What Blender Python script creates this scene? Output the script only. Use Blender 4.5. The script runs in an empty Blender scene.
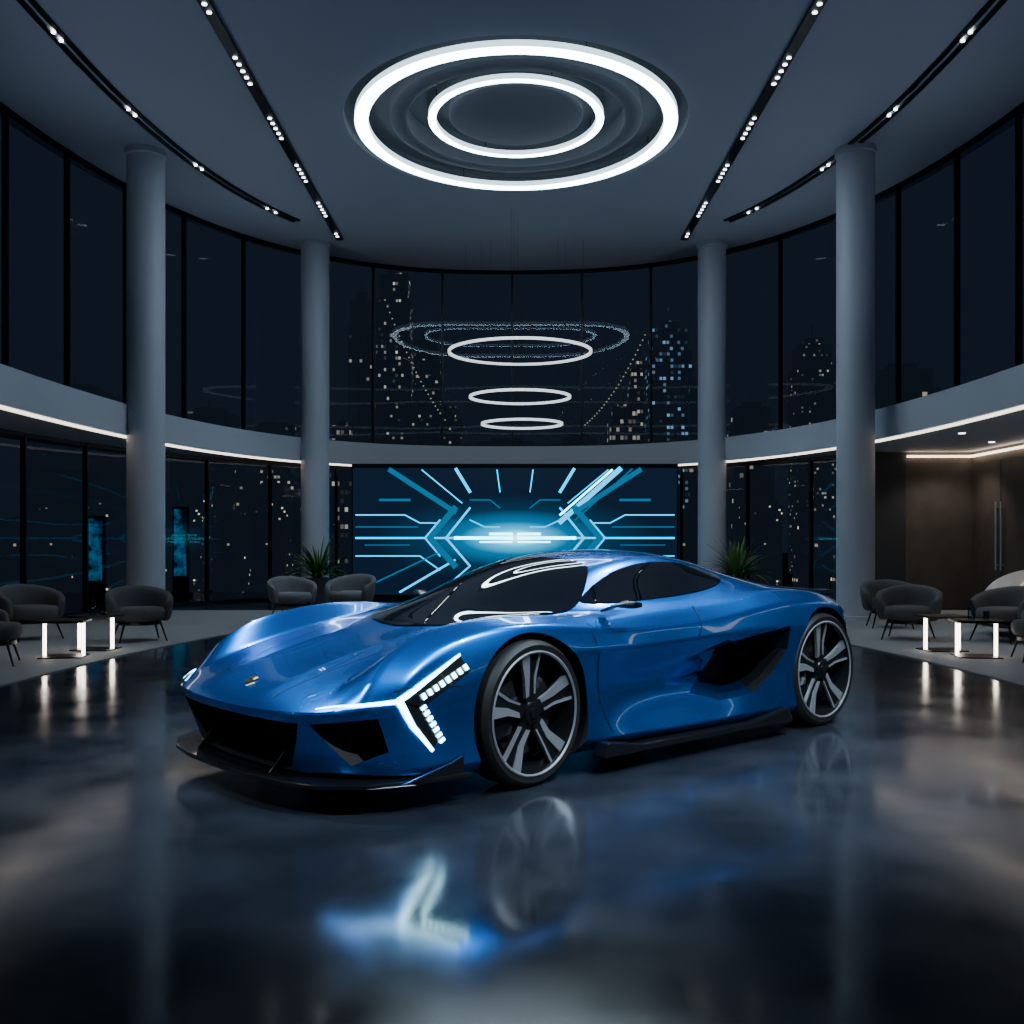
import bpy, bmesh, math, random
from mathutils import Vector, Matrix
from mathutils.bvhtree import BVHTree
from mathutils.geometry import delaunay_2d_cdt
random.seed(7)
C = bpy.context
COL = C.scene.collection
CEIL = 8.035

# ------------------------------------------------------------------ materials
def mat(name, base=(.5,.5,.5), rough=.5, metal=0.0, emit=None, es=0.0, coat=0.0, coatr=.03, alpha=1.0, spec=.5, bump=None, noise=None):
    m = bpy.data.materials.new(name); m.use_nodes = True
    nt = m.node_tree; p = nt.nodes['Principled BSDF']
    p.inputs['Base Color'].default_value = (*base, 1)
    p.inputs['Roughness'].default_value = rough
    p.inputs['Metallic'].default_value = metal
    p.inputs['Specular IOR Level'].default_value = spec
    p.inputs['Coat Weight'].default_value = coat
    p.inputs['Coat Roughness'].default_value = coatr
    if emit:
        p.inputs['Emission Color'].default_value = (*emit, 1)
        p.inputs['Emission Strength'].default_value = es
    if noise:   # (scale, colour2, rough2)
        tc = nt.nodes.new('ShaderNodeTexCoord'); n = nt.nodes.new('ShaderNodeTexNoise')
        n.inputs['Scale'].default_value = noise[0]; n.inputs['Detail'].default_value = 6
        nt.links.new(tc.outputs['Object'], n.inputs['Vector'])
        r = nt.nodes.new('ShaderNodeMapRange'); r.inputs[1].default_value=.35; r.inputs[2].default_value=.65
        nt.links.new(n.outputs['Fac'], r.inputs[0])
        mx = nt.nodes.new('ShaderNodeMix'); mx.data_type='RGBA'
        mx.inputs[6].default_value=(*base,1); mx.inputs[7].default_value=(*noise[1],1)
        nt.links.new(r.outputs[0], mx.inputs[0]); nt.links.new(mx.outputs[2], p.inputs['Base Color'])
        r2 = nt.nodes.new('ShaderNodeMapRange'); r2.inputs[1].default_value=.3; r2.inputs[2].default_value=.7
        r2.inputs[3].default_value=rough; r2.inputs[4].default_value=noise[2]
        nt.links.new(n.outputs['Fac'], r2.inputs[0]); nt.links.new(r2.outputs[0], p.inputs['Roughness'])
    if bump:
        tc = nt.nodes.new('ShaderNodeTexCoord'); n = nt.nodes.new('ShaderNodeTexNoise')
        n.inputs['Scale'].default_value = bump[0]; nt.links.new(tc.outputs['Object'], n.inputs['Vector'])
        b = nt.nodes.new('ShaderNodeBump'); b.inputs['Strength'].default_value = bump[1]; b.inputs['Distance'].default_value=.02
        nt.links.new(n.outputs['Fac'], b.inputs['Height']); nt.links.new(b.outputs[0], p.inputs['Normal'])
    return m

def glass_mat(name, tint, fac=None, rough=0.0, gcol=(.9,.95,1)):
    m = bpy.data.materials.new(name); m.use_nodes=True; nt=m.node_tree
    nt.nodes.clear(); o=nt.nodes.new('ShaderNodeOutputMaterial')
    t=nt.nodes.new('ShaderNodeBsdfTransparent'); t.inputs[0].default_value=(*tint,1)
    g=nt.nodes.new('ShaderNodeBsdfGlossy'); g.inputs['Roughness'].default_value=rough; g.inputs['Color'].default_value=(*gcol,1)
    mx=nt.nodes.new('ShaderNodeMixShader')
    if fac is None:
        f=nt.nodes.new('ShaderNodeFresnel'); f.inputs[0].default_value=1.5
        nt.links.new(f.outputs[0],mx.inputs[0])
    else: mx.inputs[0].default_value=fac
    nt.links.new(t.outputs[0],mx.inputs[1]); nt.links.new(g.outputs[0],mx.inputs[2])
    nt.links.new(mx.outputs[0],o.inputs[0]); return m

M = {}
M['paint'] = mat('blue_car_paint',(0.002,0.25,0.95),.25,.93,coat=1,coatr=.008)
M['white'] = mat('white_car_paint',(0.6,0.6,0.62),.3,.1,coat=1)
M['dark'] = mat('dark_cavity',(0.006,0.006,0.007),.6)
M['carglass'] = mat('car_glass',(0.004,0.005,0.007),.02,0,coat=1,coatr=0,spec=.8)
M['carbon'] = mat('carbon_trim',(0.012,0.012,0.014),.25,.2,coat=.6)
M['seam'] = mat('panel_gap',(0.003,0.006,0.015),.6)
M['rubber'] = mat('tyre_rubber',(0.012,0.012,0.012),.55)
M['alloy'] = mat('machined_alloy',(0.52,0.53,0.56),.35,.6)
M['alloydark'] = mat('black_alloy',(0.02,0.021,0.024),.25,.5)
M['disc'] = mat('brake_disc_steel',(0.08,0.08,0.085),.35,.7)
M['led'] = mat('headlight_led',(1,1,1),.4,emit=(0.38,0.82,1),es=14)
M['red'] = mat('tail_led',(.4,0,0),.4,emit=(1,0.03,0.02),es=5)
M['gold'] = mat('badge_gold',(0.8,0.55,0.15),.25,1)
M['ring'] = mat('ring_light',(1,1,1),.5,emit=(0.70,0.90,1.0),es=19)
M['ringside'] = mat('ring_light_side_glow',(1,1,1),.5,emit=(0.65,0.86,1.0),es=2.0)  # dim glow added to the ring's sides to light the recess
M['ring2'] = mat('pendant_ring_light',(1,1,1),.5,emit=(0.85,0.93,1.0),es=1.2)
M['spot'] = mat('track_spot_led',(1,1,1),.5,emit=(0.9,0.95,1.0),es=7)
M['strip'] = mat('cove_led',(1,1,1),.5,emit=(1.0,0.86,0.72),es=2.8)
M['tableled'] = mat('table_led',(1,1,1),.5,emit=(1.0,0.88,0.74),es=9)
M['warm'] = mat('warm_cove_led',(1,1,1),.5,emit=(1.0,0.78,0.56),es=4.5)
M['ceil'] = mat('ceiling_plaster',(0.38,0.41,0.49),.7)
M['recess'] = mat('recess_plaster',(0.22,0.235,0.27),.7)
M['plaster'] = mat('plaster',(0.42,0.45,0.52),.6)
M['column'] = mat('column_plaster',(0.43,0.46,0.54),.5)
M['black'] = mat('black_metal',(0.008,0.008,0.01),.35,.5)
M['wallback'] = mat('dark_wall',(0.03,0.033,0.04),.5)
M['brown'] = mat('brown_wood_panel',(0.085,0.072,0.066),.5,noise=(3,(0.065,0.055,0.050),.6))
M['floor'] = mat('polished_concrete',(0.017,0.021,0.029),.08,0,noise=(1.6,(0.034,0.040,0.054),.20),spec=.8)
M['rug'] = mat('lounge_floor',(0.27,0.275,0.295),.7,bump=(60,.3))
M['fabric'] = mat('grey_fabric',(0.085,0.088,0.098),.85,bump=(90,.4))
M['fabric2'] = mat('light_fabric',(0.17,0.175,0.195),.8,bump=(90,.4))
M['glass'] = glass_mat('window_glass',(0.50,0.56,0.64),.12,gcol=(.07,.08,.09))
M['bottle'] = glass_mat('clear_glass',(0.6,0.75,0.8))
M['pot'] = mat('planter',(0.10,0.10,0.11),.4)
M['leaf'] = mat('leaf_green',(0.10,0.22,0.05),.5,noise=(9,(0.05,0.12,0.03),.5))
M['soil'] = mat('soil',(0.02,0.013,0.008),.9)
M['ground'] = mat('night_ground',(0.01,0.011,0.014),.9)
# soft mottled cyan panel
m=mat('mottled_cyan_emission',(0,0,0),.5); nt=m.node_tree; p=nt.nodes['Principled BSDF']
tc=nt.nodes.new('ShaderNodeTexCoord'); n=nt.nodes.new('ShaderNodeTexNoise'); n.inputs['Scale'].default_value=3.5; n.inputs['Detail'].default_value=5
nt.links.new(tc.outputs['Object'],n.inputs['Vector']); cr=nt.nodes.new('ShaderNodeValToRGB'); nt.links.new(n.outputs['Fac'],cr.inputs[0])
cr.color_ramp.elements[0].position=.42; cr.color_ramp.elements[0].color=(.001,.006,.015,1); cr.color_ramp.elements[1].position=.72; cr.color_ramp.elements[1].color=(.01,.30,.60,1)
nt.links.new(cr.outputs[0],p.inputs['Emission Color']); p.inputs['Emission Strength'].default_value=.9; M['cyan_panel']=m

def city_mat(name, cell, thr, col, es, basec=(0.003,0.004,0.006)):
    m = mat(name,basec,.8); nt=m.node_tree; p=nt.nodes['Principled BSDF']; L=nt.links.new
    tc=nt.nodes.new('ShaderNodeTexCoord')
    def vm(op,a,b=None):
        n=nt.nodes.new('ShaderNodeVectorMath'); n.operation=op; L(a,n.inputs[0])
        if b: n.inputs[1].default_value=b
        return n.outputs[0]
    s=vm('MULTIPLY',tc.outputs['Object'],(1/cell[0],1/cell[0],1/cell[1])); s=vm('ADD',s,(.37,.37,.13))
    fl=vm('FLOOR',s); fr=vm('FRACTION',s)
    wn=nt.nodes.new('ShaderNodeTexWhiteNoise'); wn.noise_dimensions='3D'; L(fl,wn.inputs[0])
    def mth(op,a,b):
        n=nt.nodes.new('ShaderNodeMath'); n.operation=op
        for i,v in enumerate((a,b)):
            if isinstance(v,(int,float)): n.inputs[i].default_value=v
            else: L(v,n.inputs[i])
        return n.outputs[0]
    g=mth('GREATER_THAN',wn.outputs[0],thr)
    sp=nt.nodes.new('ShaderNodeSeparateXYZ'); L(fr,sp.inputs[0])
    mx=mth('MULTIPLY',mth('GREATER_THAN',sp.outputs[0],.25),mth('GREATER_THAN',sp.outputs[2],.5))
    n2=nt.nodes.new('ShaderNodeSeparateColor'); L(wn.outputs[1],n2.inputs[0])
    e=mth('MULTIPLY',mth('MULTIPLY',g,mx),mth('MULTIPLY',mth('POWER',n2.outputs[1],3.0),es))
    sc=nt.nodes.new('ShaderNodeVectorMath'); sc.operation='SCALE'; sc.inputs[0].default_value=col; L(e,sc.inputs['Scale'])
    # night haze painted as emission lifts the unlit facade almost to the sky level
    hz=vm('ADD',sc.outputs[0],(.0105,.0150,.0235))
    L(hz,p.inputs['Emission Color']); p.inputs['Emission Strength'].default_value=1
    return m

# ------------------------------------------------------------------ mesh helpers
def mkobj(name, verts, faces, mats, parent=None, smooth=False, fmat=None, loc=None, ang=None):
    me=bpy.data.meshes.new(name); me.from_pydata([tuple(v) for v in verts],[],faces)
    for m in (mats if isinstance(mats,(list,tuple)) else [mats]): me.materials.append(m)
    if fmat: 
        for i,f in enumerate(me.polygons): f.material_index=fmat[i]
    bm=bmesh.new(); bm.from_mesh(me); bmesh.ops.recalc_face_normals(bm,faces=bm.faces); bm.to_mesh(me); bm.free()
    if smooth or ang:
        for f in me.polygons: f.use_smooth=True
        if ang: me.set_sharp_from_angle(angle=math.radians(ang))
    o=bpy.data.objects.new(name,me); COL.objects.link(o)
    if parent: o.parent=parent
    if loc: o.location=loc
    return o
def empty(name,loc=(0,0,0),rz=0):
    e=bpy.data.objects.new(name,None); COL.objects.link(e); e.location=loc; e.rotation_euler=(0,0,rz); e.empty_display_size=.2; return e
class MB:
    def __init__(s): s.v=[]; s.f=[]; s.m=[]
    def add(s,v,f,mi=0):
        o=len(s.v); s.v+= [Vector(p) for p in v]; s.f+=[[i+o for i in q] for q in f]; s.m+=[mi]*len(f)
    def box(s,a,b,mi=0):
        x0,y0,z0=a; x1,y1,z1=b
        s.add([(x0,y0,z0),(x1,y0,z0),(x1,y1,z0),(x0,y1,z0),(x0,y0,z1),(x1,y0,z1),(x1,y1,z1),(x0,y1,z1)],
              [[0,3,2,1],[4,5,6,7],[0,1,5,4],[1,2,6,5],[2,3,7,6],[3,0,4,7]],mi)
    def obox(s,c,dx,dy,z0,z1,ang,mi=0):
        ca,sa=math.cos(ang),math.sin(ang); pts=[]
        for z in (z0,z1):
            for sx,sy in((-1,-1),(1,-1),(1,1),(-1,1)):
                x,y=sx*dx,sy*dy; pts.append((c[0]+x*ca-y*sa,c[1]+x*sa+y*ca,z))
        s.add(pts,[[0,3,2,1],[4,5,6,7],[0,1,5,4],[1,2,6,5],[2,3,7,6],[3,0,4,7]],mi)
    def lathe(s,prof,n=48,axis='Z',c=(0,0,0),closed=False,mi=0,sy=1.0,cap=False):
        v=[];f=[];k=len(prof); mm=[]
        for i in range(n):
            a=2*math.pi*i/n
            for r,h in prof:
                if axis=='Z': v.append((c[0]+r*math.cos(a),c[1]+r*math.sin(a)*sy,c[2]+h))
                else: v.append((c[0]+r*math.cos(a),c[1]+h,c[2]+r*math.sin(a)))
        for i in range(n):
            j=(i+1)%n
            for q in range(k if closed else k-1):
                w=(q+1)%k; f.append([i*k+q,i*k+w,j*k+w,j*k+q]); mm.append(mi[q] if isinstance(mi,(list,tuple)) else mi)
        if cap:
            f.append([i*k for i in range(n)][::-1]); f.append([i*k+k-1 for i in range(n)]); mm+=[mi,mi]
        s.add(v,f,0); s.m[-len(f):]=mm
    def tube(s,pts,r,n=8,mi=0):
        k=len(pts); v=[];f=[]
        for i,p in enumerate(pts):
            p=Vector(p); t=(Vector(pts[min(i+1,k-1)])-Vector(pts[max(i-1,0)])).normalized()
            a=t.cross(Vector((0,0,1))); 
            if a.length<.1: a=t.cross(Vector((1,0,0)))
            a.normalize(); b=t.cross(a); rr=r[i] if isinstance(r,(list,tuple)) else r
            for j in range(n):
                th=2*math.pi*j/n; v.append(p+a*math.cos(th)*rr+b*math.sin(th)*rr)
        for i in range(k-1):
            for j in range(n):
                j2=(j+1)%n; f.append([i*n+j,i*n+j2,(i+1)*n+j2,(i+1)*n+j])
        f.append(list(range(n))[::-1]); f.append([(k-1)*n+j for j in range(n)]); s.add(v,f,mi)
    def prism(s,poly,a,b,axis,mi=0,polyb=None,side=None):
        def P(p,t):
            return {'Y':(p[0],t,p[1]),'X':(t,p[0],p[1]),'Z':(p[0],p[1],t)}[axis]
        n=len(poly); pb=polyb or poly
        s.add([P(p,a) for p in poly]+[P(p,b) for p in pb],
              [list(range(n))[::-1],[n+i for i in range(n)]]+[[i,(i+1)%n,n+(i+1)%n,n+i] for i in range(n)],mi)
        if side:
            for i in range(n): s.m[len(s.m)-n+i]=side[i]
    def obj(s,name,mats,parent=None,smooth=False,ang=None,loc=None):
        return mkobj(name,s.v,s.f,mats,parent,smooth,s.m,loc,ang)
def bevel(o,w=.01,seg=2):
    m=o.modifiers.new('bevel','BEVEL'); m.width=w; m.segments=seg; m.limit_method='ANGLE'

# ------------------------------------------------------------------ ROOM
YC=13.0; Y0=-6.0
def path(rx,ry,n,steps=48):
    P=[]
    for i in range(12): P.append((-rx,Y0+(YC-Y0)*i/12))
    for i in range(steps+1):
        a=math.pi*(1-i/steps); c,s_=math.cos(a),math.sin(a)
        P.append((rx*math.copysign(abs(c)**(2/n),c), YC+ry*abs(s_)**(2/n)))
    for i in range(12): P.append((rx,YC-(YC-Y0)*(i+1)/12))
    return P
E1=path(7.9,12.2,2.4); E2=path(6.7,11.9,2.6); E3=path(8.35,12.35,2.4)
EO=[(x,y) if not(x>0 and y<20.6) else (13.5,y) for x,y in path(9.2,13.2,2.4)]
def wallribbon(name,P,z0,z1,m,parent=None,th=0):
    v=[];f=[]
    for x,y in P: v+= [(x,y,z0),(x,y,z1)]
    for i in range(len(P)-1): f.append([2*i,2*i+2,2*i+3,2*i+1])
    return mkobj(name,v,f,m,parent,smooth=True)
def mullions(name,P,z0,z1,spacing,m,phase=0.0,rails=(0,1),skip=None,parent=None):
    mb=MB(); L=0; nxt=phase
    for i in range(len(P)-1):
        a=Vector(P[i]);b=Vector(P[i+1]);d=(b-a).length
        if d<1e-5: continue
        ang=math.atan2(b.y-a.y,b.x-a.x)
        while nxt<=L+d:
            q=a+(b-a)*((nxt-L)/d); mb.obox(q,.02,.05,z0,z1,ang); nxt+=spacing
        c=(a+b)/2
        mb.obox(c,d/2+.01,.04,z0,z0+.07,ang); mb.obox(c,d/2+.01,.04,z1-.07,z1,ang)
        L+=d
    return mb.obj(name,M['black'],parent)
def sym_phase(P,sp):
    L=sum((Vector(P[i+1])-Vector(P[i])).length for i in range(len(P)-1)); return (L/2)%sp
w=wallribbon('window_1',E1,3.67,CEIL,M['glass'])
mullions('frame',E1,3.67,CEIL,1.72,M['black'],sym_phase(E1,1.72),parent=w)
P3=[p for p in E3 if not(p[0]>0 and p[1]<20.6)]
w=wallribbon('window_2',P3,0.0,3.15,M['glass'])
mullions('frame',P3,0.0,3.15,1.72,M['black'],.6,parent=w)
v=[];f=[]
for a,b in zip(E2,EO): v+=[(a[0],a[1],3.15),(a[0],a[1],3.67),(b[0],b[1],3.67),(b[0],b[1],3.15)]
for i in range(len(E2)-1):
    for q in range(4): f.append([4*i+q,4*i+(q+1)%4,4*i+4+(q+1)%4,4*i+4+q])
mkobj('balcony_slab',v,f,M['plaster'],ang=40)
E2b=path(6.78,11.98,2.6); E2c=path(6.86,12.06,2.6)
v=[];f=[]
for a,b in zip(E2b,E2c): v+=[(a[0],a[1],3.115),(a[0],a[1],3.148),(b[0],b[1],3.148),(b[0],b[1],3.115)]
for i in range(len(E2)-1):
    for q in range(4): f.append([4*i+q,4*i+(q+1)%4,4*i+4+(q+1)%4,4*i+4+q])
mkobj('trim_1',v,f,M['strip'])
mb=MB(); mb.box((-13,-6.2,-.2),(13.7,27,0)); mb.obj('floor',M['floor'])
def dark_edge(y): 
    t=(y-9)/11.5
    return 4.72*math.sqrt(max(0,1-t*t)) if y>9 else 4.72
for nm,sg,xo in(('lounge_carpet',-1,8.25),('lounge_carpet',1,13.3)):
    v=[];f=[];ys=[-5.8+ i*.4 for i in range(0,66)]
    ys=[y for y in ys if y<20.0]
    for y in ys:
        xi=dark_edge(y); o_=xo
        if sg<0 and y>13: o_=min(xo,8.2*(1-((y-13)/12.3)**2.4)**(1/2.4))
        if sg>0 and y>16.8: o_=9.2
        v+=[(sg*xi,y,0),(sg*xi,y,.012),(sg*o_,y,.012),(sg*o_,y,0)]
    for i in range(len(ys)-1):
        for q in range(4): f.append([4*i+q,4*i+(q+1)%4,4*i+4+(q+1)%4,4*i+4+q])
    f.append([0,1,2,3]); n=len(v); f.append([n-4,n-3,n-2,n-1])
    mkobj(nm,v,f,M['rug'])
mb=MB(); mb.box((7.25,20.6,0),(7.95,20.8,3.15)); mb.obj('dark_glass_infill',M['wallback'])  # opaque dark panel standing in for dark glass beside the glazing
mb=MB(); mb.box((7.95,20.6,0),(9.5,20.8,3.15))
mb.box((9.3,17,0),(9.5,20.6,3.15)); mb.box((9.5,17,0),(13.7,17.2,3.15)); mb.box((13.5,-6,0),(13.7,17,3.15)); 
wr=mb.obj('wall_right',M['brown'])
mb=MB(); mb.box((7.97,20.52,3.04),(9.28,20.58,3.08)); mb.box((9.22,17.1,3.04),(9.28,20.5,3.08)); mb.obj('trim_2',M['warm'])
d=empty('door_1',(9.3,19.3,0)); mb=MB()
for y in(-.92,.0): mb.box((-.05,y+.01,.02),(-.005,y+.90,2.9))
mb.obj('leaf_pair',M['brown'],d)
mb=MB()
for y in(-.1,.1):
    mb.tube([(-.1,y,.8),(-.1,y,2.1)],.018,8)
    for z in(.9,2.0): mb.tube([(-.1,y,z),(-.03,y,z)],.012,6)
mb.obj('handles',M['alloy'],d)
mb=MB(); mb.box((-13,-6.4,0),(13.7,-6.2,CEIL)); mb.obj('wall_back',M['wallback'])
# ceiling with oval opening
RC=Vector((0.065,16.46)); SY=1.09; RO=2.74
bm=bmesh.new()
def loop(pts,z):
    vs=[bm.verts.new((x,y,z)) for x,y in pts]
    return [bm.edges.new((vs[i],vs[(i+1)%len(vs)])) for i in range(len(vs))]
oe=loop([(x*1.04,y if y<YC else YC+(y-YC)*1.03) for x,y in E1[1:-1]]+[(8.2,-6.2),(-8.2,-6.2)],CEIL)
ie=loop([(RC.x+RO*math.cos(a),RC.y+RO*SY*math.sin(a)) for a in [2*math.pi*i/96 for i in range(96)]],CEIL)
bmesh.ops.triangle_fill(bm,use_beauty=True,edges=oe+ie)
me=bpy.data.meshes.new('ceiling'); bm.to_mesh(me); bm.free(); me.materials.append(M['ceil'])
co=bpy.data.objects.new('ceiling',me); COL.objects.link(co)
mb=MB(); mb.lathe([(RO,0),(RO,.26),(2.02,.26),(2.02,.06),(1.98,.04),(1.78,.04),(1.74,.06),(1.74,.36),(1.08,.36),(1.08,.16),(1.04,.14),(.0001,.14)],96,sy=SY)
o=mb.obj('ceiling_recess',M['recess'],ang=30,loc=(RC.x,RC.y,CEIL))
def ringlight(name,r0,r1,z0,z1,loc,m,sy=1.0,wires=0,down=False):
    e=empty(name,loc); mb=MB(); mb.lathe([(r0,z0),(r1,z0),(r1,z1),(r0,z1)],96,closed=True,sy=sy,mi=[0,2,1,2] if down else 0); mb.obj('led_ring',[m,M['black'],M['ringside']],e)
    mb=MB()
    for i in range(4 if down else 3):
        a=i*math.pi*2/(4 if down else 3)+.4; r=(r0+r1)/2; mb.tube([(r*math.cos(a),r*sy*math.sin(a),z1),(r*math.cos(a),r*sy*math.sin(a),wires)],.008 if down else .002,6)
    mb.obj('suspension',M['black'],e); return e
ringlight('ceiling_ring_light',2.36,2.57,-.06,.03,(RC.x,RC.y,CEIL),M['ring'],SY,.26,True)
ringlight('ceiling_ring_light',1.29,1.41,.08,.16,(RC.x,RC.y,CEIL),M['ring'],SY,.36,True)
for r,yp,ux in((72,352,520),(51,397,520),(41,424,522)):
    dd=22.0; z=1.335+(542-yp)*dd/1020; R=r*dd/1020
    ringlight('pendant_ring_light',R-.05,R,-.025,.025,((ux-512)*dd/1020,dd,z),M['ring2'],1.0,CEIL-z)
# tracks
for sg in(-1,1):
    t=empty('ceiling_track_light',(sg*3.8,0,CEIL)); mb=MB(); mb.box((-.075,-5,-.05),(.075,22.5,0)); mb.obj('rail',M['black'],t)
    mb=MB(); y=-4
    while y<22.3:
        for k in range(5):
            if y+k*.2<22.4: mb.lathe([(.0001,-.062),(.032,-.062),(.032,-.045)],10,c=(0,y+k*.2,0))
        y+=2.0
    mb.obj('spot_lamps',M['spot'],t)
TR=path(6.0,11.0,2.4)
for sg in(-1,1):
    t=empty('ceiling_slot_light',(0,0,CEIL)); mb=MB(); ml=MB()
    pts=[p for p in TR if p[0]*sg>0 and (abs(p[0])>4.38)]
    if sg>0: pts=pts[::-1]
    L=0
    for i in range(len(pts)-1):
        a=Vector(pts[i]);b=Vector(pts[i+1]); dd=(b-a).length; ang=math.atan2(b.y-a.y,b.x-a.x); nrm=Vector((-math.sin(ang),math.cos(ang)))
        for off in(-.07,.07): mb.obox((a+b)/2+nrm*off,dd/2+.01,.035,-.03,0,ang)
        n=max(1,int(dd/.2))
        for k in range(n):
            q=a+(b-a)*((k+.5)/n); s_=L+dd*(k+.5)/n
            if s_%2.4<.5: ml.lathe([(.0001,-.045),(.028,-.045),(.028,-.02)],10,c=(q.x,q.y,0))
        L+=dd
    mb.obj('slots',M['black'],t); ml.obj('spot_lamps',M['spot'],t)
for x,y in((-6.28,17.5),(5.86,17.4),(-4.42,22.9),(4.49,22.9),(-6.28,8.5),(6.28,8.5),(-6.28,0.5),(6.28,.5)):
    mb=MB(); mb.lathe([(.34,0),(.34,.08),(.315,.09),(.315,CEIL-.12),(.34,CEIL-.1),(.34,CEIL-.001)],48,cap=True)
    mb.obj('column',M['column'],ang=30,loc=(x,y,0))

# ------------------------------------------------------------------ SCREEN
SYP=23.5
def S(u,v_): return ((u-512)*SYP/1020, 1.335+(542-v_)*SYP/1020)
scr=empty('video_wall',(0,SYP,0))
mb=MB(); x0,zt=S(353,468); x1,_=S(677,468)
mb.box((x0-.03,.01,0.0),(x1+.03,.25,3.14)); mb.obj('housing',M['black'],scr)
m=mat('screen_glow',(0,0,0),.4); nt=m.node_tree; p=nt.nodes['Principled BSDF']; Lk=nt.links.new
tc=nt.nodes.new('ShaderNodeTexCoord'); mp=nt.nodes.new('ShaderNodeMapping'); Lk(tc.outputs['Object'],mp.inputs[0])
cz=S(515,538)[1]; mp.inputs['Location'].default_value=(-.07/3.3,0,-cz/1.0); mp.inputs['Scale'].default_value=(1/3.3,0,1/1.0)
gr=nt.nodes.new('ShaderNodeTexGradient'); gr.gradient_type='SPHERICAL'; Lk(mp.outputs[0],gr.inputs[0])
cr=nt.nodes.new('ShaderNodeValToRGB'); Lk(gr.outputs[0],cr.inputs[0]); e=cr.color_ramp.elements
e[0].position=0;e[0].color=(.001,.004,.011,1);e[1].position=1;e[1].color=(1,1,1,1)
q=e.new(.35);q.color=(.001,.012,.03,1); q=e.new(.62);q.color=(.0,.07,.16,1); q=e.new(.8);q.color=(.002,.28,.50,1); q=e.new(.90);q.color=(.05,.7,.95,1)
Lk(cr.outputs[0],p.inputs['Emission Color']); p.inputs['Emission Strength'].default_value=2.8
mb=MB(); z0=.12; mb.box((x0,-.02,z0),(x1,.01,zt)); mb.obj('display',m,scr)
cy=mat('screen_cyan',(0,0,0),.4,emit=(0.0,0.50,1.0),es=2.6); cyb=mat('screen_cyan_bright',(0,0,0),.4,emit=(0.12,0.80,1.0),es=10); cyd=mat('screen_cyan_dim',(0,0,0),.4,emit=(0.0,0.20,0.42),es=.9)
mb=MB()
def ln(pts,w,mi):
    for i in range(len(pts)-1):
        a=Vector(S(*pts[i]));b=Vector(S(*pts[i+1])); t=(b-a).normalized(); n=Vector((-t.y,t.x)); h=w*SYP/1020/2
        a-=t*h*.6;b+=t*h*.6; yy=-.024-.003*mi-.0005*random.random()
        mb.add([(a.x+n.x*h,yy,a.y+n.y*h),(a.x-n.x*h,yy,a.y-n.y*h),(b.x-n.x*h,yy,b.y-n.y*h),(b.x+n.x*h,yy,b.y+n.y*h)],[[0,1,2,3]],mi)
def both(pts,w,mi):
    ln(pts,w,mi); ln([(1030-u,v_) for u,v_ in pts],w,mi)
both([(356,538),(455,538)],2,0); both([(455,538),(512,538)],3,1); both([(490,534),(512,534)],2.5,1); both([(480,542),(512,542)],1.5,1)
both([(455,508),(430,538),(455,566)],6,2); both([(455,508),(430,538),(455,566)],1.8,1); both([(470,508),(446,538),(470,566)],2,0); both([(440,520),(425,538),(440,556)],1.5,0)
both([(356,515),(405,515),(420,523),(440,523)],1.3,0); both([(356,527),(418,527)],1.2,2); both([(356,556),(420,556),(440,570)],1.3,0)
both([(390,470),(455,512)],5,2); both([(390,470),(455,512)],1.5,0); both([(422,470),(462,503)],1.2,0); both([(456,469),(470,492)],3,0); both([(497,470),(500,492)],1.2,0)
both([(360,590),(440,552)],1.5,2); both([(400,592),(455,560)],2,0); both([(440,592),(470,566)],1.5,0)
ln([(620,469),(560,522)],5,0); ln([(612,470),(560,515)],1.8,1); ln([(632,469),(575,520)],1.5,2)
both([(470,500),(490,500),(500,508)],1.3,2); both([(380,500),(410,500)],2.5,2); both([(470,520),(485,527),(500,527)],1.2,0); both([(365,545),(410,545)],1.0,2)
mb.obj('graphics',[cy,cyb,cyd],scr)

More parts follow.
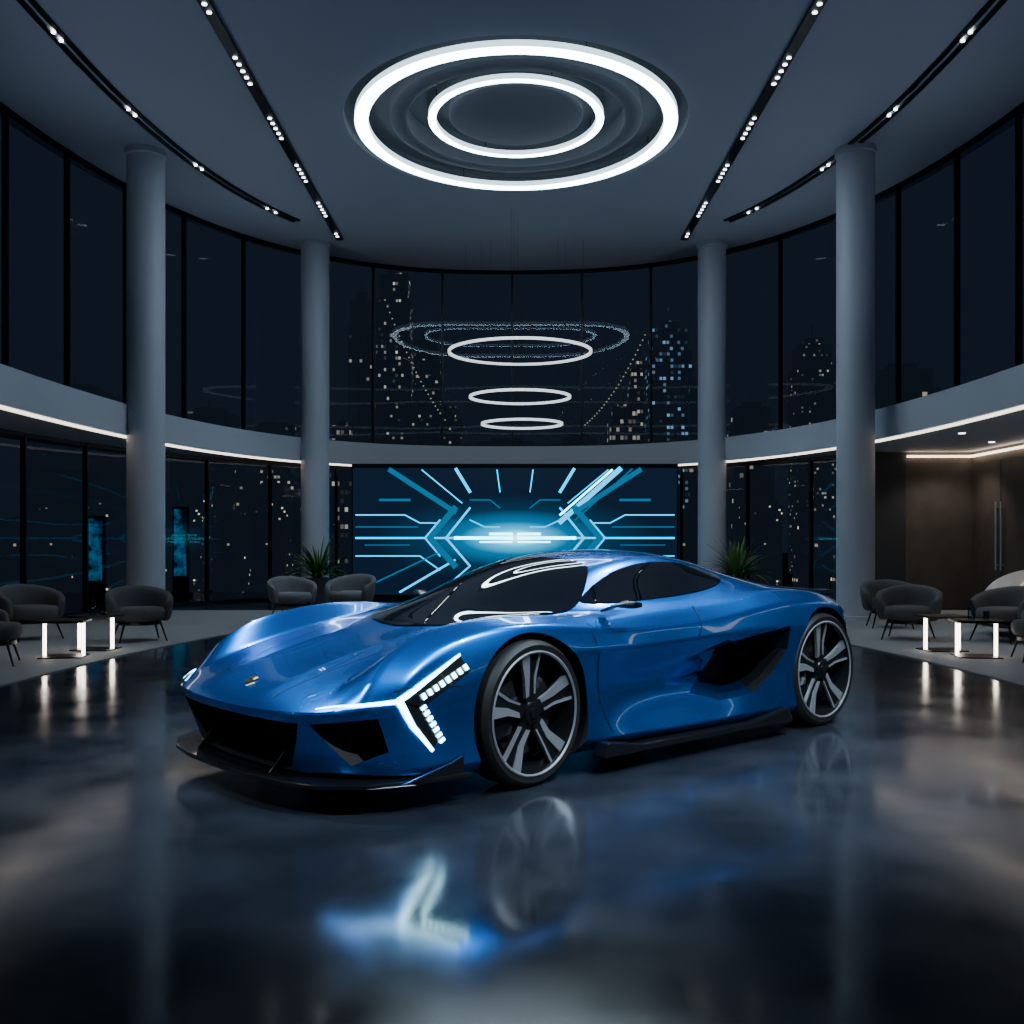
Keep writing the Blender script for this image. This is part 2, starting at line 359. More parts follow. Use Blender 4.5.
# ------------------------------------------------------------------ CAR
F=Vector((-.749,-.663)); A=Vector((-.571,6.336)); WB=2.85
rows=[
 [(1.33,0,.475),(1.32,.33,.48),(1.28,.62,.49),(1.19,.81,.50),(1.04,.93,.515),(.86,.995,.535),(.84,1.0,.42),(.94,.95,.24),(1.06,.80,.19),(1.16,.60,.17),(1.21,.3,.165),(1.22,0,.165)],
 [(1.28,0,.52),(1.27,.32,.53),(1.22,.58,.53),(1.13,.76,.545),(1.0,.91,.61),(.83,.995,.62),(.78,1.02,.46),(.8,1.01,.27),(.85,.97,.17),(.9,.8,.15),(.95,.4,.15),(1.0,0,.15)],
 [(1.12,0,.585),(1.11,.3,.60),(1.06,.52,.60),(.98,.70,.635),(.88,.87,.755),(.72,.985,.71),(.66,1.035,.52),(.66,1.035,.32),(.68,1.02,.17),(.7,.95,.13),(.7,.4,.13),(.7,0,.13)],
 [(.82,0,.675),(.81,.3,.695),(.77,.50,.695),(.71,.66,.725),(.62,.83,.875),(.50,.96,.82),(.46,1.05,.66),(.46,1.06,.42),(.46,1.05,.2),(.46,.97,.12),(.46,.4,.12),(.46,0,.12)],
 [(.45,0,.765),(.44,.3,.785),(.40,.52,.785),(.32,.68,.815),(.22,.84,.935),(.15,.98,.885),(.10,1.07,.76),(.10,1.085,.48),(.10,1.07,.2),(.10,.99,.12),(.1,.4,.12),(.1,0,.12)],
 [(.14,0,.825),(.12,.3,.835),(.03,.57,.84),(-.08,.72,.86),(-.18,.86,.925),(-.22,.99,.87),(-.25,1.06,.72),(-.25,1.07,.46),(-.25,1.06,.2),(-.25,.99,.12),(-.25,.4,.12),(-.25,0,.12)],
 [(-.25,0,1.0),(-.27,.3,.99),(-.4,.58,.95),(-.5,.76,.895),(-.5,.88,.895),(-.55,.985,.83),(-.6,1.04,.70),(-.6,.95,.44),(-.6,1.06,.2),(-.6,.99,.12),(-.6,.4,.12),(-.6,0,.12)],
 [(-.6,0,1.15),(-.62,.3,1.135),(-.74,.56,1.07),(-.82,.79,.925),(-.84,.89,.885),(-.88,.98,.80),(-.92,1.02,.69),(-.92,.87,.42),(-.92,1.08,.2),(-.92,1.0,.12),(-.92,.4,.12),(-.92,0,.12)],
 [(-.95,0,1.245),(-.97,.28,1.235),(-1.08,.53,1.19),(-1.15,.80,.945),(-1.17,.90,.885),(-1.2,.98,.80),(-1.2,1.01,.70),(-1.25,.86,.42),(-1.25,1.09,.2),(-1.25,1.02,.12),(-1.25,.4,.12),(-1.25,0,.12)],
 [(-1.5,0,1.30),(-1.5,.27,1.29),(-1.55,.53,1.245),(-1.6,.80,.965),(-1.6,.91,.905),(-1.6,1.0,.82),(-1.6,1.04,.72),(-1.6,.90,.44),(-1.6,1.10,.2),(-1.6,1.03,.12),(-1.6,.4,.12),(-1.6,0,.12)],
 [(-2.0,0,1.27),(-2.0,.26,1.255),(-2.0,.49,1.205),(-2.0,.77,1.01),(-2.0,.92,.96),(-2.0,1.05,.88),(-2.0,1.10,.74),(-2.0,1.02,.45),(-2.0,1.10,.2),(-2.0,1.03,.12),(-2.0,.4,.12),(-2.0,0,.12)],
 [(-2.4,0,1.18),(-2.4,.25,1.165),(-2.4,.45,1.12),(-2.4,.73,1.02),(-2.4,.90,1.005),(-2.4,1.06,.92),(-2.4,1.13,.74),(-2.4,1.12,.45),(-2.4,1.10,.2),(-2.4,1.03,.12),(-2.4,.4,.12),(-2.4,0,.12)],
 [(-2.85,0,1.06),(-2.85,.25,1.05),(-2.85,.46,1.02),(-2.85,.73,.99),(-2.85,.92,.99),(-2.85,1.06,.91),(-2.85,1.13,.72),(-2.85,1.13,.45),(-2.85,1.11,.2),(-2.85,1.03,.12),(-2.85,.4,.12),(-2.85,0,.12)],
 [(-3.22,0,.98),(-3.22,.25,.975),(-3.22,.46,.96),(-3.2,.73,.945),(-3.2,.90,.93),(-3.2,1.02,.85),(-3.2,1.08,.70),(-3.2,1.08,.45),(-3.2,1.05,.24),(-3.2,.95,.16),(-3.2,.4,.15),(-3.2,0,.15)],
 [(-3.5,0,.93),(-3.5,.25,.93),(-3.48,.46,.92),(-3.45,.70,.90),(-3.40,.85,.87),(-3.32,.96,.79),(-3.33,.98,.5),(-3.40,.86,.3),(-3.42,.70,.26),(-3.42,.46,.25),(-3.42,.25,.25),(-3.42,0,.25)],
]
def build_body():
    nr=len(rows); v=[]; 
    for r in rows:
        full=list(r)+[(p[0],-p[1],p[2]) for p in r[10:0:-1]]
        v+=full
    R=22; f=[]
    for i in range(nr-1):
        for j in range(R):
            k=(j+1)%R; f.append([i*R+j,i*R+k,(i+1)*R+k,(i+1)*R+j])
    def idx(c,side): return c if side>0 or c in(0,11) else 22-c
    for base,in((0,),((nr-1)*R,)):
        for side in(1,-1):
            for i in range(5):
                q=[base+idx(i,side),base+idx(i+1,side),base+idx(10-i,side),base+idx(11-i,side)]
                f.append(q)
    me=bpy.data.meshes.new('cage'); me.from_pydata(v,[],f)
    bm=bmesh.new(); bm.from_mesh(me); bmesh.ops.recalc_face_normals(bm,faces=bm.faces)
    cl=bm.edges.layers.float.new('crease_edge'); bm.verts.ensure_lookup_table()
    def crease(a,b,val):
        e=bm.edges.get((bm.verts[a],bm.verts[b]))
        if e: e[cl]=val
    for s_ in(1,-1):
        for i in range(nr-1):
            for c,val in((5,.5),(8,.75),(9,.5),(4,.3)):
                if c==5 and i<2: val=.7
                if c==4 and i<6: val=.6
                crease(i*R+idx(c,s_),(i+1)*R+idx(c,s_),val)
            if 6<=i<=9: crease(i*R+idx(2,s_),(i+1)*R+idx(2,s_),.35); crease(i*R+idx(3,s_),(i+1)*R+idx(3,s_),.4)
            if 5<=i<=11: crease(i*R+idx(6,s_),(i+1)*R+idx(6,s_),.9)
            if 1<=i<=4: crease(i*R+idx(1,s_),(i+1)*R+idx(1,s_),.65); crease(i*R+idx(3,s_),(i+1)*R+idx(3,s_),.8)
        for c in range(11):
            crease(idx(c,s_),idx(c+1,s_),.85); crease((nr-1)*R+idx(c,s_),(nr-1)*R+idx(c+1,s_),.7)
    bm.to_mesh(me); bm.free()
    o=bpy.data.objects.new('cage',me); COL.objects.link(o)
    m=o.modifiers.new('s','SUBSURF'); m.levels=3; m.render_levels=3
    return o
cage=build_body()
dg=C.evaluated_depsgraph_get(); dg.update()
smooth_me=bpy.data.meshes.new_from_object(cage.evaluated_get(dg))
bm=bmesh.new(); bm.from_mesh(smooth_me); bmesh.ops.recalc_face_normals(bm,faces=bm.faces); bm.to_mesh(smooth_me)
bvh=BVHTree.FromBMesh(bm); bm.free()
# cutters
mb=MB()
RF,RR=.40,.41
for sd in(1,-1):
    for cx,r,cz_ in((0,.435,.405),(-WB,.45,.415)):
        n=72; pl=[(cx+r*math.cos(2*math.pi*i/n),cz_+r*math.sin(2*math.pi*i/n)) for i in range(n)]
        mb.prism(pl,sd*.62,sd*1.5,'Y',mi=1)
    # long painted flank channel, then the deeper intake mouth
    a=[(-.66,.40),(-1.05,.57),(-1.72,.70),(-2.0,.62),(-1.95,.36),(-1.4,.33)]
    b=[(-1.75,.47),(-1.78,.54),(-1.90,.60),(-2.0,.58),(-1.95,.44),(-1.86,.42)]
    mb.prism(a,sd*1.06,sd*.80,'Y',mi=0,polyb=b,side=[0]*6)
    a=[(-1.10,.34),(-1.40,.52),(-1.72,.69),(-2.34,.76),(-2.32,.60),(-2.14,.42),(-1.92,.30),(-1.5,.28)]
    b=[(-1.95,.40),(-1.98,.52),(-2.08,.64),(-2.36,.68),(-2.38,.58),(-2.34,.48),(-2.25,.40),(-2.10,.36)]
    mb.prism(a,sd*1.14,sd*.70,'Y',mi=1,polyb=b,side=[0,0,1,1,1,1,0,0])
    mb.prism([(sd*.72,.44),(sd*.955,.47),(sd*.965,.30),(sd*.84,.23)],.70,1.5,'X',mi=1)
mb.prism([(-.66,.44),(.66,.44),(.61,.34),(.50,.175),(-.50,.175),(-.61,.34)],.95,1.6,'X',mi=1)
body=bpy.data.objects.new('body',smooth_me); COL.objects.link(body); smooth_me.materials.clear()
for mm in(M['paint'],M['dark']): smooth_me.materials.append(mm)
for f_ in smooth_me.polygons: f_.material_index=0
cut=mb.obj('cut',[M['paint'],M['dark']])
m=body.modifiers.new('b','BOOLEAN'); m.operation='DIFFERENCE'; m.object=cut; m.solver='EXACT'; m.use_self=True
dg=C.evaluated_depsgraph_get(); dg.update()
bme=bpy.data.meshes.new_from_object(body.evaluated_get(dg)); body.modifiers.clear(); body.data=bme; bme.name='body'
for f_ in bme.polygons: f_.use_smooth=True
bme.set_sharp_from_angle(angle=math.radians(24))
bpy.data.objects.remove(cut); bpy.data.objects.remove(cage)
car=empty('car',(A.x,A.y,0),math.atan2(F.y,F.x)); body.parent=car

def chaikin(p,n=2,closed=True):
    for _ in range(n):
        q=[]; L=len(p)
        for i in range(L if closed else L-1):
            a=Vector(p[i]);b=Vector(p[(i+1)%L]); q+=[a*.75+b*.25,a*.25+b*.75]
        if not closed: q=[Vector(p[0])]+q+[Vector(p[-1])]
        p=q
    return p
def inside(pt,poly):
    r=False;x,y=pt;n=len(poly)
    for i in range(n):
        a=poly[i];b=poly[i-1]
        if (a[1]>y)!=(b[1]>y) and x<(b[0]-a[0])*(y-a[1])/(b[1]-a[1])+a[0]: r=not r
    return r
def panel(name,poly,view,m,off=.006,step=.03,sm=2):
    poly=chaikin([Vector(p) for p in poly],sm); pts=[]
    for i in range(len(poly)):
        a=poly[i];b=poly[(i+1)%len(poly)]; n=max(1,int((b-a).length/step))
        for k in range(n): pts.append(a+(b-a)*k/n)
    nb=len(pts); edges=[(i,(i+1)%nb) for i in range(nb)]
    xs=[p.x for p in pts]; ys=[p.y for p in pts]; pl=[tuple(p) for p in pts]
    x=min(xs)+step*.5
    while x<max(xs):
        y=min(ys)+step*.5
        while y<max(ys):
            if inside((x,y),pl) and min((Vector((x,y))-q).length for q in pts[:nb])>step*.5: pts.append(Vector((x,y)))
            y+=step
        x+=step
    vo,eo,fo,_,_,_=delaunay_2d_cdt(pts,edges,[],1,1e-5)
    out=[]
    for p in vo:
        if view=='Z': o_=Vector((p.x,p.y,3)); d_=Vector((0,0,-1))
        elif view=='X': o_=Vector((4,p.x,p.y)); d_=Vector((-1,0,0))
        else:
            s_=1 if view=='Y+' else -1; o_=Vector((p.x,3*s_,p.y)); d_=Vector((0,-s_,0))
        h=bvh.ray_cast(o_,d_)
        if h[0] is None:
            g=Vector((p.x,.5*(1 if view!='Y-' else -1),p.y)) if view[0]=='Y' else o_
            h=bvh.find_nearest(g)
        nn=h[1]
        if nn.dot(-d_)<0: nn=-nn
        out.append(h[0]+nn*off)
    return mkobj(name,out,fo,m,car,smooth=True)
def snap(p,off): 
    l,n,_,_=bvh.find_nearest(Vector(p)); return l+n*off,n
def ribbon(name,pts,w,m,off=.005,sm=0,parent=car,seg=.03,both=True,taper=None,mbx=None):
    own=mbx is None
    mb=mbx or MB()
    for sd in((1,-1) if both else(1,)):
        P=[Vector((p[0],p[1]*sd,p[2])) for p in pts]
        if sm: P=chaikin(P,sm,False)
        D=[]
        for i in range(len(P)-1):
            n=max(1,int((P[i+1]-P[i]).length/seg)); D+= [P[i]+(P[i+1]-P[i])*k/n for k in range(n)]
        D.append(P[-1]); v=[];Q=[snap(p,off) for p in D]
        for i,(q,n) in enumerate(Q):
            t=(Q[min(i+1,len(Q)-1)][0]-Q[max(i-1,0)][0]).normalized(); c=t.cross(n).normalized()
            ww=w if taper is None else w*(taper[0]+(taper[1]-taper[0])*i/(len(Q)-1))
            a,_=snap(q+c*ww/2,off); b,_=snap(q-c*ww/2,off); v+=[a,b]
        mb.add(v,[[2*i,2*i+1,2*i+3,2*i+2] for i in range(len(Q)-1)])
    if own: return mb.obj(name,m,parent,smooth=True)
ws=[(.20,0),(.16,.25),(0.06,.48),(-.18,.64),(-.50,.74),(-.68,.71),(-.86,.60),(-1.02,.47),(-.98,.25),(-.94,0)]
ws=ws+[(a,-b) for a,b in ws[-2:0:-1]]
panel('windshield',ws,'Z',M['carglass'],.007)
sw=[(-.66,.945),(-.80,1.02),(-1.05,1.12),(-1.30,1.18),(-1.62,1.20),(-1.93,1.175),(-2.22,1.09),(-2.12,1.05),(-1.80,1.0),(-1.35,.97)]
panel('side_window_l',sw,'Y+',M['carglass'],.007); panel('side_window_r',sw,'Y-',M['carglass'],.007)
rw=[(-2.45,0),(-2.45,.2),(-2.5,.34),(-2.95,.36),(-3.05,.2),(-3.05,0)]; rw+=[(a,-b) for a,b in rw[-2:0:-1]]
panel('engine_cover',rw,'Z',M['carbon'],.006)
ribbon('headlight_housing',[(.46,1.0,.70),(.66,.98,.60),(.80,.99,.53),(.74,1.0,.42),(.66,1.02,.32)],.10,M['carbon'],.004)
mb=MB()
ribbon('x',[(1.19,.76,.515),(1.05,.90,.53),(.87,.99,.548)],.016,None,.012,mbx=mb,taper=(.5,1.4))
ribbon('x',[(.86,.98,.55),(.70,.99,.635),(.48,.98,.745)],.022,None,.012,mbx=mb,taper=(1.3,.5))
ribbon('x',[(.86,.99,.55),(.79,1.01,.42),(.68,1.02,.29)],.028,None,.012,mbx=mb,taper=(1.3,.6))
def dash(p0,p1,n,w):
    for i in range(n):
        t0=Vector(p0).lerp(Vector(p1),(i+.1)/n); t1=Vector(p0).lerp(Vector(p1),(i+.66)/n)
        ribbon('x',[t0,t1],w,None,.012,mbx=mb,seg=.02)
dash((.74,1.0,.555),(.44,1.0,.69),8,.030); dash((.74,1.02,.52),(.62,1.03,.32),7,.032)
mb.obj('headlight_led',M['led'],car,smooth=True)
mb=MB()
for pts in([(1.22,.40,.53),(.9,.43,.66),(.45,.50,.77),(.12,.58,.84)],
           [(-.52,.95,.88),(-.50,1.02,.72),(-.56,1.0,.45),(-.62,1.03,.2)],
           [(-1.55,.90,.93),(-1.52,.99,.80),(-1.46,1.02,.73)],
           [(-.5,.80,.90),(-.2,.86,.92)],
           [(.88,.98,.60),(.70,1.03,.62),(.5,1.05,.60)]):
    ribbon('x',pts,.007,None,.003,sm=2,mbx=mb)
mb.obj('panel_seams',M['seam'],car,smooth=True)
mb=MB(); q,n=snap((1.14,0,.58),.006); t=Vector((0,1,0)); u=n.cross(t).normalized()
sh=[(-.028,.03),(.028,.03),(.03,.0),(.0,-.045),(-.03,.0)]
mb.add([q+t*a+u*b for a,b in sh]+[q+t*a*.8+u*b*.8+n*.008 for a,b in sh],[[5,6,7,8,9]]+[[i,(i+1)%5,5+(i+1)%5,5+i] for i in range(5)])
mb.add([q+t*a*.5+u*b*.5+n*.011 for a,b in sh],[[0,1,2,3,4]],1)
mb.obj('badge',[M['gold'],M['dark']],car)
half=[(1.36,0),(1.35,.34),(1.30,.62),(1.20,.83),(1.03,.97),(.80,1.05),(.47,1.09),(.46,.8),(.85,.5),(.9,0)]
pl=half+[(a,-b) for a,b in half[-2:0:-1]]
mb=MB(); mb.prism(pl,.135,.160,'Z')
for s_ in(1,-1): 
    mb.prism([(.90,.15),(.50,.15),(.50,.25),(.58,.22)],s_*1.045,s_*1.06,'Y')
    mb.prism([(1.10,.15),(1.27,.15),(1.06,.40)],s_*.42-.008,s_*.42+.008,'Y')
o=mb.obj('splitter',M['carbon'],car); bevel(o,.006)
mb=MB()
for i in range(9): 
    z=.205+i*.024; mb.box((1.0,-.55,z),(1.015,.55,z+.006))
for i in range(25):
    y=-.55+i*.046; mb.box((.99,y,.20),(1.0,y+.006,.41))
mb.obj('grille_mesh',M['carbon'],car)
mb=MB()
for s_ in(1,-1):
    mb.prism([(-.47,.10),(-2.36,.10),(-2.30,.20),(-1.9,.145),(-.8,.145),(-.50,.19)],s_*1.02,s_*1.135,'Y')
o=mb.obj('side_skirts',M['carbon'],car); bevel(o,.01)
mb=MB()
for s_ in(1,-1):
    P=[(-.72,.88,.92),(-.74,.97,.955),(-.76,1.05,.965),(-.78,1.10,.96)]
    v=[];f=[]
    W=[(.035,.008),(.04,.010),(.06,.024),(.04,.018)]
    for (x,y,z),(a,b) in zip(P,W):
        v+=[(x+a,s_*y,z),(x+.02,s_*y,z+b),(x-a,s_*y,z+b*.6),(x-a,s_*y,z-b*.6),(x+.02,s_*y,z-b)]
    for i in range(3):
        for j in range(5): f.append([i*5+j,i*5+(j+1)%5,(i+1)*5+(j+1)%5,(i+1)*5+j])
    f+=[[0,1,2,3,4],[15,16,17,18,19]]; mb.add(v,f)
mb.obj('door_mirrors',M['carbon'],car,smooth=True,ang=50)
ribbon('tail_led',[(-3.42,0,.80),(-3.4,.5,.80),(-3.36,.85,.77),(-3.34,.91,.76)],.022,M['red'],.008)
mb=MB()
for y in(-.5,-.3,-.1,.1,.3,.5): mb.prism([(-3.1,.12),(-3.5,.12),(-3.5,.28),(-3.1,.18)],y-.01,y+.01,'Y')
mb.box((-3.5,-.75,.12),(-3.0,.75,.14)); mb.obj('diffuser',M['carbon'],car)
mb=MB()
half=[(-3.25,0),(-3.27,.6),(-3.22,.84),(-3.35,.84),(-3.50,.6),(-3.56,0)]
pl=half+[(a,-b) for a,b in half[-2:0:-1]]; mb.prism(pl,.945,.965,'Z',mi=0)
mb.obj('ducktail',M['carbon'],car)
def wheel_mesh(r,hw,side):
    k=r/.40; out=[]
    mb=MB()
    ri=.338*k
    mb.lathe([(ri,-hw),(ri+.035,-hw-.006),(r-.008,-hw+.015),(r,-hw+.04),(r,hw-.04),(r-.008,hw-.015),(ri+.035,hw+.006),(ri+.004,hw),(ri-.01,hw-.03),(ri-.01,-hw+.03)],80,axis='Y',closed=True,mi=0)
    mb.lathe([(ri+.006,hw+.003),(ri-.004,hw+.006),(ri-.012,hw-.004),(ri-.016,hw-.03),(ri-.035,hw-.08),(ri-.04,-hw+.02)],80,axis='Y',mi=2)
    mb.lathe([(ri+.006,hw+.004),(ri-.002,hw+.009),(ri-.011,hw+.002)],80,axis='Y',mi=1)
    mb.lathe([(ri-.03,-.05),(.05,-.05),(.0001,-.05)],48,axis='Y',mi=4)
    mb.lathe([(.235*k,.0),(.235*k,.025),(.10,.025),(.10,.04),(.0001,.04)],48,axis='Y',mi=3)
    mb.lathe([(.070,.03),(.065,hw-.035),(.055,hw-.02),(.03,hw-.015),(.028,hw-.008),(.0001,hw-.008)],40,axis='Y',mi=2)
    for i in range(5):
        th=2*math.pi*i/5+.25
        def P(rad,tan,y): return (rad*math.cos(th)-tan*math.sin(th),y,rad*math.sin(th)+tan*math.cos(th))
        def slab(pts,y0s,dep,mi):
            n=len(pts); v=[P(a,b,y) for (a,b),y in zip(pts,y0s)]+[P(a,b,y-dep) for (a,b),y in zip(pts,y0s)]
            mb.add(v,[list(range(n)),[n+j for j in range(n)][::-1]]+[[j,(j+1)%n,n+(j+1)%n,n+j] for j in range(n)],mi)
        yh=hw-.03; yo=hw-.012; R_=ri-.01
        slab([(.05,-.036),(R_*.55,-.036),(R_,-.075),(R_,.075),(R_*.55,.040),(.05,.036)],[yh-.004,yh-.006,yo-.01,yo-.01,yh-.006,yh-.004],.04,2)
        slab([(.085,-.040),(R_*.55,-.040),(R_,-.080),(R_,-.012),(R_*.60,.000),(.095,-.012)],[yh,yh,yo,yo,yh-.002,yh-.002],.022,1)
        slab([(.10,.026),(.10,.038),(R_*.55,.046),(R_,.082),(R_,.066),(R_*.60,.034)],[yh-.002,yh,yh,yo,yo,yh-.002],.022,1)
    mb.prism([(.12,-.10),(.24*k,-.12),(.27*k,0),(.24*k,.12),(.12,.10)],-.02,.06,'Y',mi=2)
    if side<0:
        for p in mb.v: p.y=-p.y
    return mb
for nm,x,y,r,hw,st in(('wheel_fl',0,.92,RF,.125,math.radians(5)),('wheel_fr',0,-.92,RF,.125,math.radians(5)),('wheel_rl',-WB,.935,RR,.14,0),('wheel_rr',-WB,-.935,RR,.14,0)):
    mb=wheel_mesh(r,hw,1 if y>0 else -1)
    o=mb.obj(nm,[M['rubber'],M['alloy'],M['alloydark'],M['disc'],M['dark']],car,ang=35,loc=(x,y,r)); o.rotation_euler=(0,0,st)

car2=empty('car',(8.1,14.3,0.012),math.radians(200))
for ch in list(car.children):
    c=ch.copy(); c.parent=car2; COL.objects.link(c)
    if ch is body:
        c.data=body.data.copy(); c.data.materials[0]=M['white']

# ------------------------------------------------------------------ FURNITURE
def subs(o,l=2):
    m=o.modifiers.new('s','SUBSURF'); m.levels=l; m.render_levels=l
def arm_meshes(fm):
    mb=MB(); n=17; v=[];f=[]
    for i in range(n):
        a=math.radians(-118+236*i/(n-1)); t=abs(a)/math.radians(118)
        top=.74-.20*t**1.6; lean=.07*(1-t)
        dx,dy=math.sin(a),-math.cos(a)
        ro,rb=.43,.36
        sec=[(rb,.25),(ro-.02,.30),(ro+lean*.6,top-.06),(ro-.01+lean,top),(ro-.09+lean,top-.01),(ro-.11+lean*.5,top-.08),(ro-.12,.36),(rb-.12,.27)]
        for r,z in sec: v.append((r*dx*1.0,r*dy*.95,z))
    k=8
    for i in range(n-1):
        for j in range(k): f.append([i*k+j,i*k+(j+1)%k,(i+1)*k+(j+1)%k,(i+1)*k+j])
    f.append(list(range(k))[::-1]); f.append([(n-1)*k+j for j in range(k)])
    mb.add(v,f); a_=mb
    mc=MB(); mc.lathe([(.0001,.26),(.22,.26),(.31,.28),(.335,.34),(.335,.40),(.31,.44),(.2,.455),(.0001,.46)],28)
    ml=MB()
    for sx in(-1,1):
        for sy in(-1,1): ml.tube([(sx*.22,sy*.2,.28),(sx*.30,sy*.28,0)],[.016,.010],8)
    ml.lathe([(.0001,.22),(.28,.22),(.28,.26),(.0001,.26)],24)
    return a_,mc,ml
proto={}
def armchair(x,y,rz,key='fabric',z=.012,sc=1.0,name='armchair'):
    e=empty(name,(x,y,z),rz); e.scale=(sc,)*3
    if key not in proto:
        a,b,c=arm_meshes(key); o1=a.obj('shell',M[key],e,smooth=True); subs(o1,2)
        o2=b.obj('seat_cushion',M[key],e,smooth=True); o3=c.obj('legs',M['black'],e,ang=40); proto[key]=(o1,o2,o3)
    else:
        for o in proto[key]:
            c=o.copy(); c.parent=e; COL.objects.link(c)
    return e
R=math.radians
armchair(-5.0,13.7,R(-150)); armchair(-6.55,13.9,R(-130),sc=1.02); armchair(-5.65,11.0,R(-70)); 
armchair(5.40,13.9,R(150)); armchair(6.55,13.6,R(120)); armchair(5.95,11.4,R(75)); armchair(5.85,15.8,R(170))
armchair(-3.85,17.9,R(-150),'fabric2',z=.0); armchair(-2.85,17.9,R(160),'fabric2',z=0.0,sc=1.05)
def side_table(x,y,rz,bottles=False):
    e=empty('side_table',(x,y,.012),rz); mb=MB()
    mb.box((-.26,-.22,.40),(.26,.22,.43)); mb.box((-.24,-.2,0),(.24,.2,.015)); o=mb.obj('top_and_base',M['black'],e); bevel(o,.006)
    mb=MB()
    for sx in(-.21,.21): mb.box((sx-.016,-.016,.015),(sx+.016,.016,.40))
    mb.obj('led_legs',M['tableled'],e)
    if bottles:
        b=empty('bottle',(x-.05,y+.02,.442)); mb=MB(); mb.lathe([(.0001,0),(.035,0),(.038,.02),(.038,.13),(.014,.17),(.013,.22),(.016,.225),(.0001,.23)],20); mb.obj('glass_body',M['bottle'],b,ang=40)
        g=empty('drinking_glass',(x+.10,y-.03,.442)); mb=MB(); mb.lathe([(.0001,0),(.03,0),(.034,.10),(.031,.10),(.027,.01),(.0001,.01)],20); mb.obj('glass_body',M['bottle'],g,ang=40)
side_table(-5.16,11.75,R(10)); side_table(-5.12,12.55,R(-5),True)
side_table(5.25,12.45,R(5)); side_table(5.35,11.75,R(-10),True)
def fern(x,y):
    e=empty('potted_palm',(x,y,0)); mb=MB()
    mb.lathe([(.0001,0),(.16,0),(.22,.56),(.235,.58),(.235,.61),(.20,.61),(.19,.56),(.0001,.56)],32); mb.obj('pot',M['pot'],e,ang=40)
    mb=MB(); mb.lathe([(.0001,.57),(.19,.565)],24); mb.obj('soil',M['soil'],e)
    mb=MB()
    for i in range(120):
        a=random.uniform(0,2*math.pi); el=random.uniform(.45,1.4); L=random.uniform(.70,1.15); w=random.uniform(.018,.03)
        d=Vector((math.cos(a),math.sin(a),0)); s_=Vector((-math.sin(a),math.cos(a),0)); p=Vector((0,0,.56))+d*.04; ang=el+.15; v=[]
        n=7
        for k in range(n):
            t=k/(n-1); ww=w*math.sin(math.pi*(.12+.86*t))
            v+=[p-s_*ww,p+Vector((0,0,-.006)),p+s_*ww]
            p=p+(d*math.cos(ang)+Vector((0,0,math.sin(ang))))*L/n; ang-=(1.75-el)*.20
        f=[]
        for k in range(n-1):
            for q in(0,1): f.append([3*k+q,3*k+q+1,3*k+4+q,3*k+3+q])
        mb.add(v,f)
    mb.obj('leaves',M['leaf'],e,smooth=True)
fern(-3.95,20.8); fern(4.5,20.4)
# upright cyan emissive panels standing outside the ground-floor glass
for x,y,h in((-8.95,21.9,1.9),(-8.1,24.9,2.2)):
    t=empty('cyan_upright',(x,y,0)); mb=MB(); mb.box((-.19,0,0),(.19,.12,h)); mb.box((-.25,-.05,0),(.25,.2,.08)); o=mb.obj('frame',M['black'],t); bevel(o,.01)
    mb=MB(); mb.box((-.15,-.01,.5),(.15,0.0,h-.06)); mb.obj('cyan_face',M['cyan_panel'],t)

# ------------------------------------------------------------------ CITY
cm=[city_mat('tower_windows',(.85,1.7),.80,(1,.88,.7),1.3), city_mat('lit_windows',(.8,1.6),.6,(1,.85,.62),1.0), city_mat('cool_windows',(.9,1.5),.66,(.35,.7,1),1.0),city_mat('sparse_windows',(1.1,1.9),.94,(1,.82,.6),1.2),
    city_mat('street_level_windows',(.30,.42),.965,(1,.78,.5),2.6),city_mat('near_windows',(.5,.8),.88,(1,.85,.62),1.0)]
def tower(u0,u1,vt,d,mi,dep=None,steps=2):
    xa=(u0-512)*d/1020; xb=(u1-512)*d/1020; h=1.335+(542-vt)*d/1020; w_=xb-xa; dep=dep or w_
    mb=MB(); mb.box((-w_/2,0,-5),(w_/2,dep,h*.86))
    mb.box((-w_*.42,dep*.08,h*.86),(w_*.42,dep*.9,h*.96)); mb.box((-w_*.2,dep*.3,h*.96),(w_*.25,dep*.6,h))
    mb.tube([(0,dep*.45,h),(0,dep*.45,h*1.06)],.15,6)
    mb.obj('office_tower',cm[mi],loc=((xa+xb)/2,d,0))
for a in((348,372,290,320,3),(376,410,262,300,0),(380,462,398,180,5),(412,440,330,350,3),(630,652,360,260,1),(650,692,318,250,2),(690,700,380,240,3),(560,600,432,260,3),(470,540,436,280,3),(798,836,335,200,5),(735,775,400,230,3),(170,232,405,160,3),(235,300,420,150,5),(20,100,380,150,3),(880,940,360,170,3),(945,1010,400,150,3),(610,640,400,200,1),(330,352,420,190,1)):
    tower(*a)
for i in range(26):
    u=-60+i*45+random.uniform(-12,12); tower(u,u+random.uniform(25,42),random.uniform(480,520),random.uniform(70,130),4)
mb=MB(); mb.box((-500,27.2,-5.2),(500,600,-5.0)); mb.obj('city_ground',M['ground'])
mb=MB()
for x0_,z0_,x1_,z1_,sag in((385,300,445,420,20),(585,425,645,335,20)):
    for i in range(26):
        t=i/25; u=x0_+(x1_-x0_)*t; vv=z0_+(z1_-z0_)*t+sag*4*t*(1-t)*.5; d_=170
        mb.lathe([(.0001,-.16),(.16,0),(.0001,.16)],6,c=((u-512)*d_/1020,d_,1.335+(542-vv)*d_/1020))
mb.obj('bridge_lights',mat('bridge_lamp',(1,1,1),.5,emit=(1,.85,.6),es=.6))

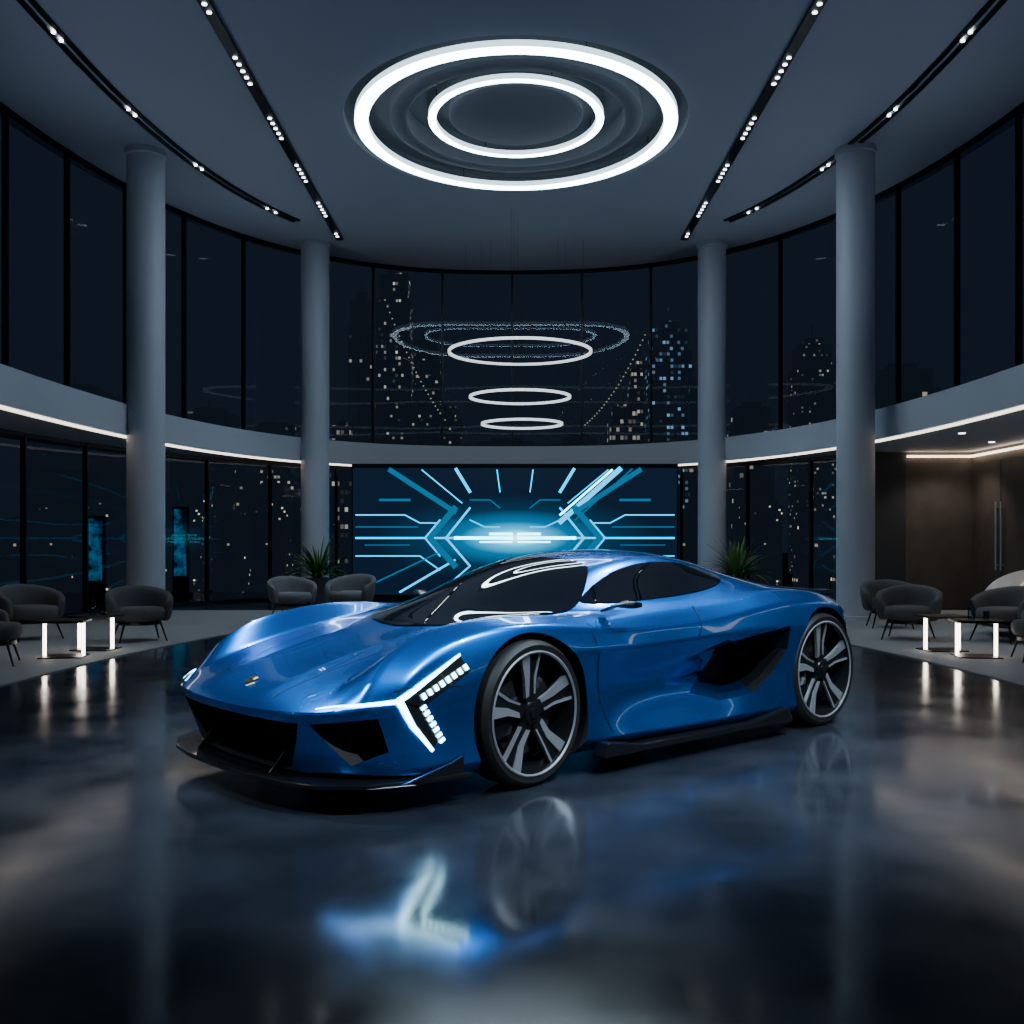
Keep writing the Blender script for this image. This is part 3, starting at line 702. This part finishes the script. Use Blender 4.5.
# ------------------------------------------------------------------ LIGHTS
def spot(x,y,z,tx,ty,tz,e,size=60,col=(.66,.83,1),blend=.6,rad=.12):
    l=bpy.data.lights.new('room_and_fill_spot','SPOT'); l.energy=e; l.spot_size=R(size); l.spot_blend=blend; l.color=col; l.shadow_soft_size=rad
    o=bpy.data.objects.new('room_and_fill_spot',l); COL.objects.link(o); o.location=(x,y,z)
    o.rotation_euler=(Vector((tx,ty,tz))-Vector((x,y,z))).to_track_quat('-Z','Y').to_euler()
spot(-3.8,1.5,7.9,-1.0,5.8,.5,1500,36); spot(3.8,1.5,7.9,.6,6.4,.5,2800,36); spot(3.8,5,7.9,1.2,7,.5,2100,40); spot(-3.8,7,7.9,-.8,6.2,.5,1300,40)
spot(-3.8,10,7.9,-.3,7.5,.5,1100,45); spot(3.8,10.5,7.9,1.2,8,.5,1100,45)
for sg in(-1,1):
    spot(sg*5.6,12.5,7.9,sg*5.5,12.8,0,130,50)
    spot(sg*3.8,19,7.9,sg*3.9,20.5,0,190,60)
    for x,y in((7.2,10),(7.0,15),(6.0,20)): spot(sg*x,y,3.75,sg*3.0,y-.5,CEIL,95,130,(.7,.83,1),1,.2)  # added uplights above the balcony, no fixture, to brighten the ceiling
for x,y in((8.6,19.6),(7.6,14),(9.5,13)): spot(x,y,3.1,x,y+.5,0,55,120,(1,.86,.74))
for y in(20,15.,10): spot(-7.4,y,3.1,-7.2,y,0,8,120,(1,.85,.7))
for x,y in((7.6,11.5),(8.2,14.5),(7.5,17),(8.7,18.5)):
    mb=MB(); mb.lathe([(.0001,-.01),(.05,-.01),(.055,-.0005)],16); mb.obj('recessed_downlight',M['spot'],loc=(x,y,3.15))
wd=bpy.data.worlds.new('world'); C.scene.world=wd; wd.use_nodes=True
bg=wd.node_tree.nodes['Background']; bg.inputs[0].default_value=(.024,.034,.054,1); bg.inputs[1].default_value=.62

# ------------------------------------------------------------------ CAMERA
cd=bpy.data.cameras.new('camera'); cam=bpy.data.objects.new('camera',cd); COL.objects.link(cam)
cam.location=(0,0,1.335); cam.rotation_euler=(math.pi/2,0,0); cd.lens=36*1020/1024; cd.sensor_width=36; cd.shift_y=30/1024; cd.clip_end=2000
C.scene.camera=cam
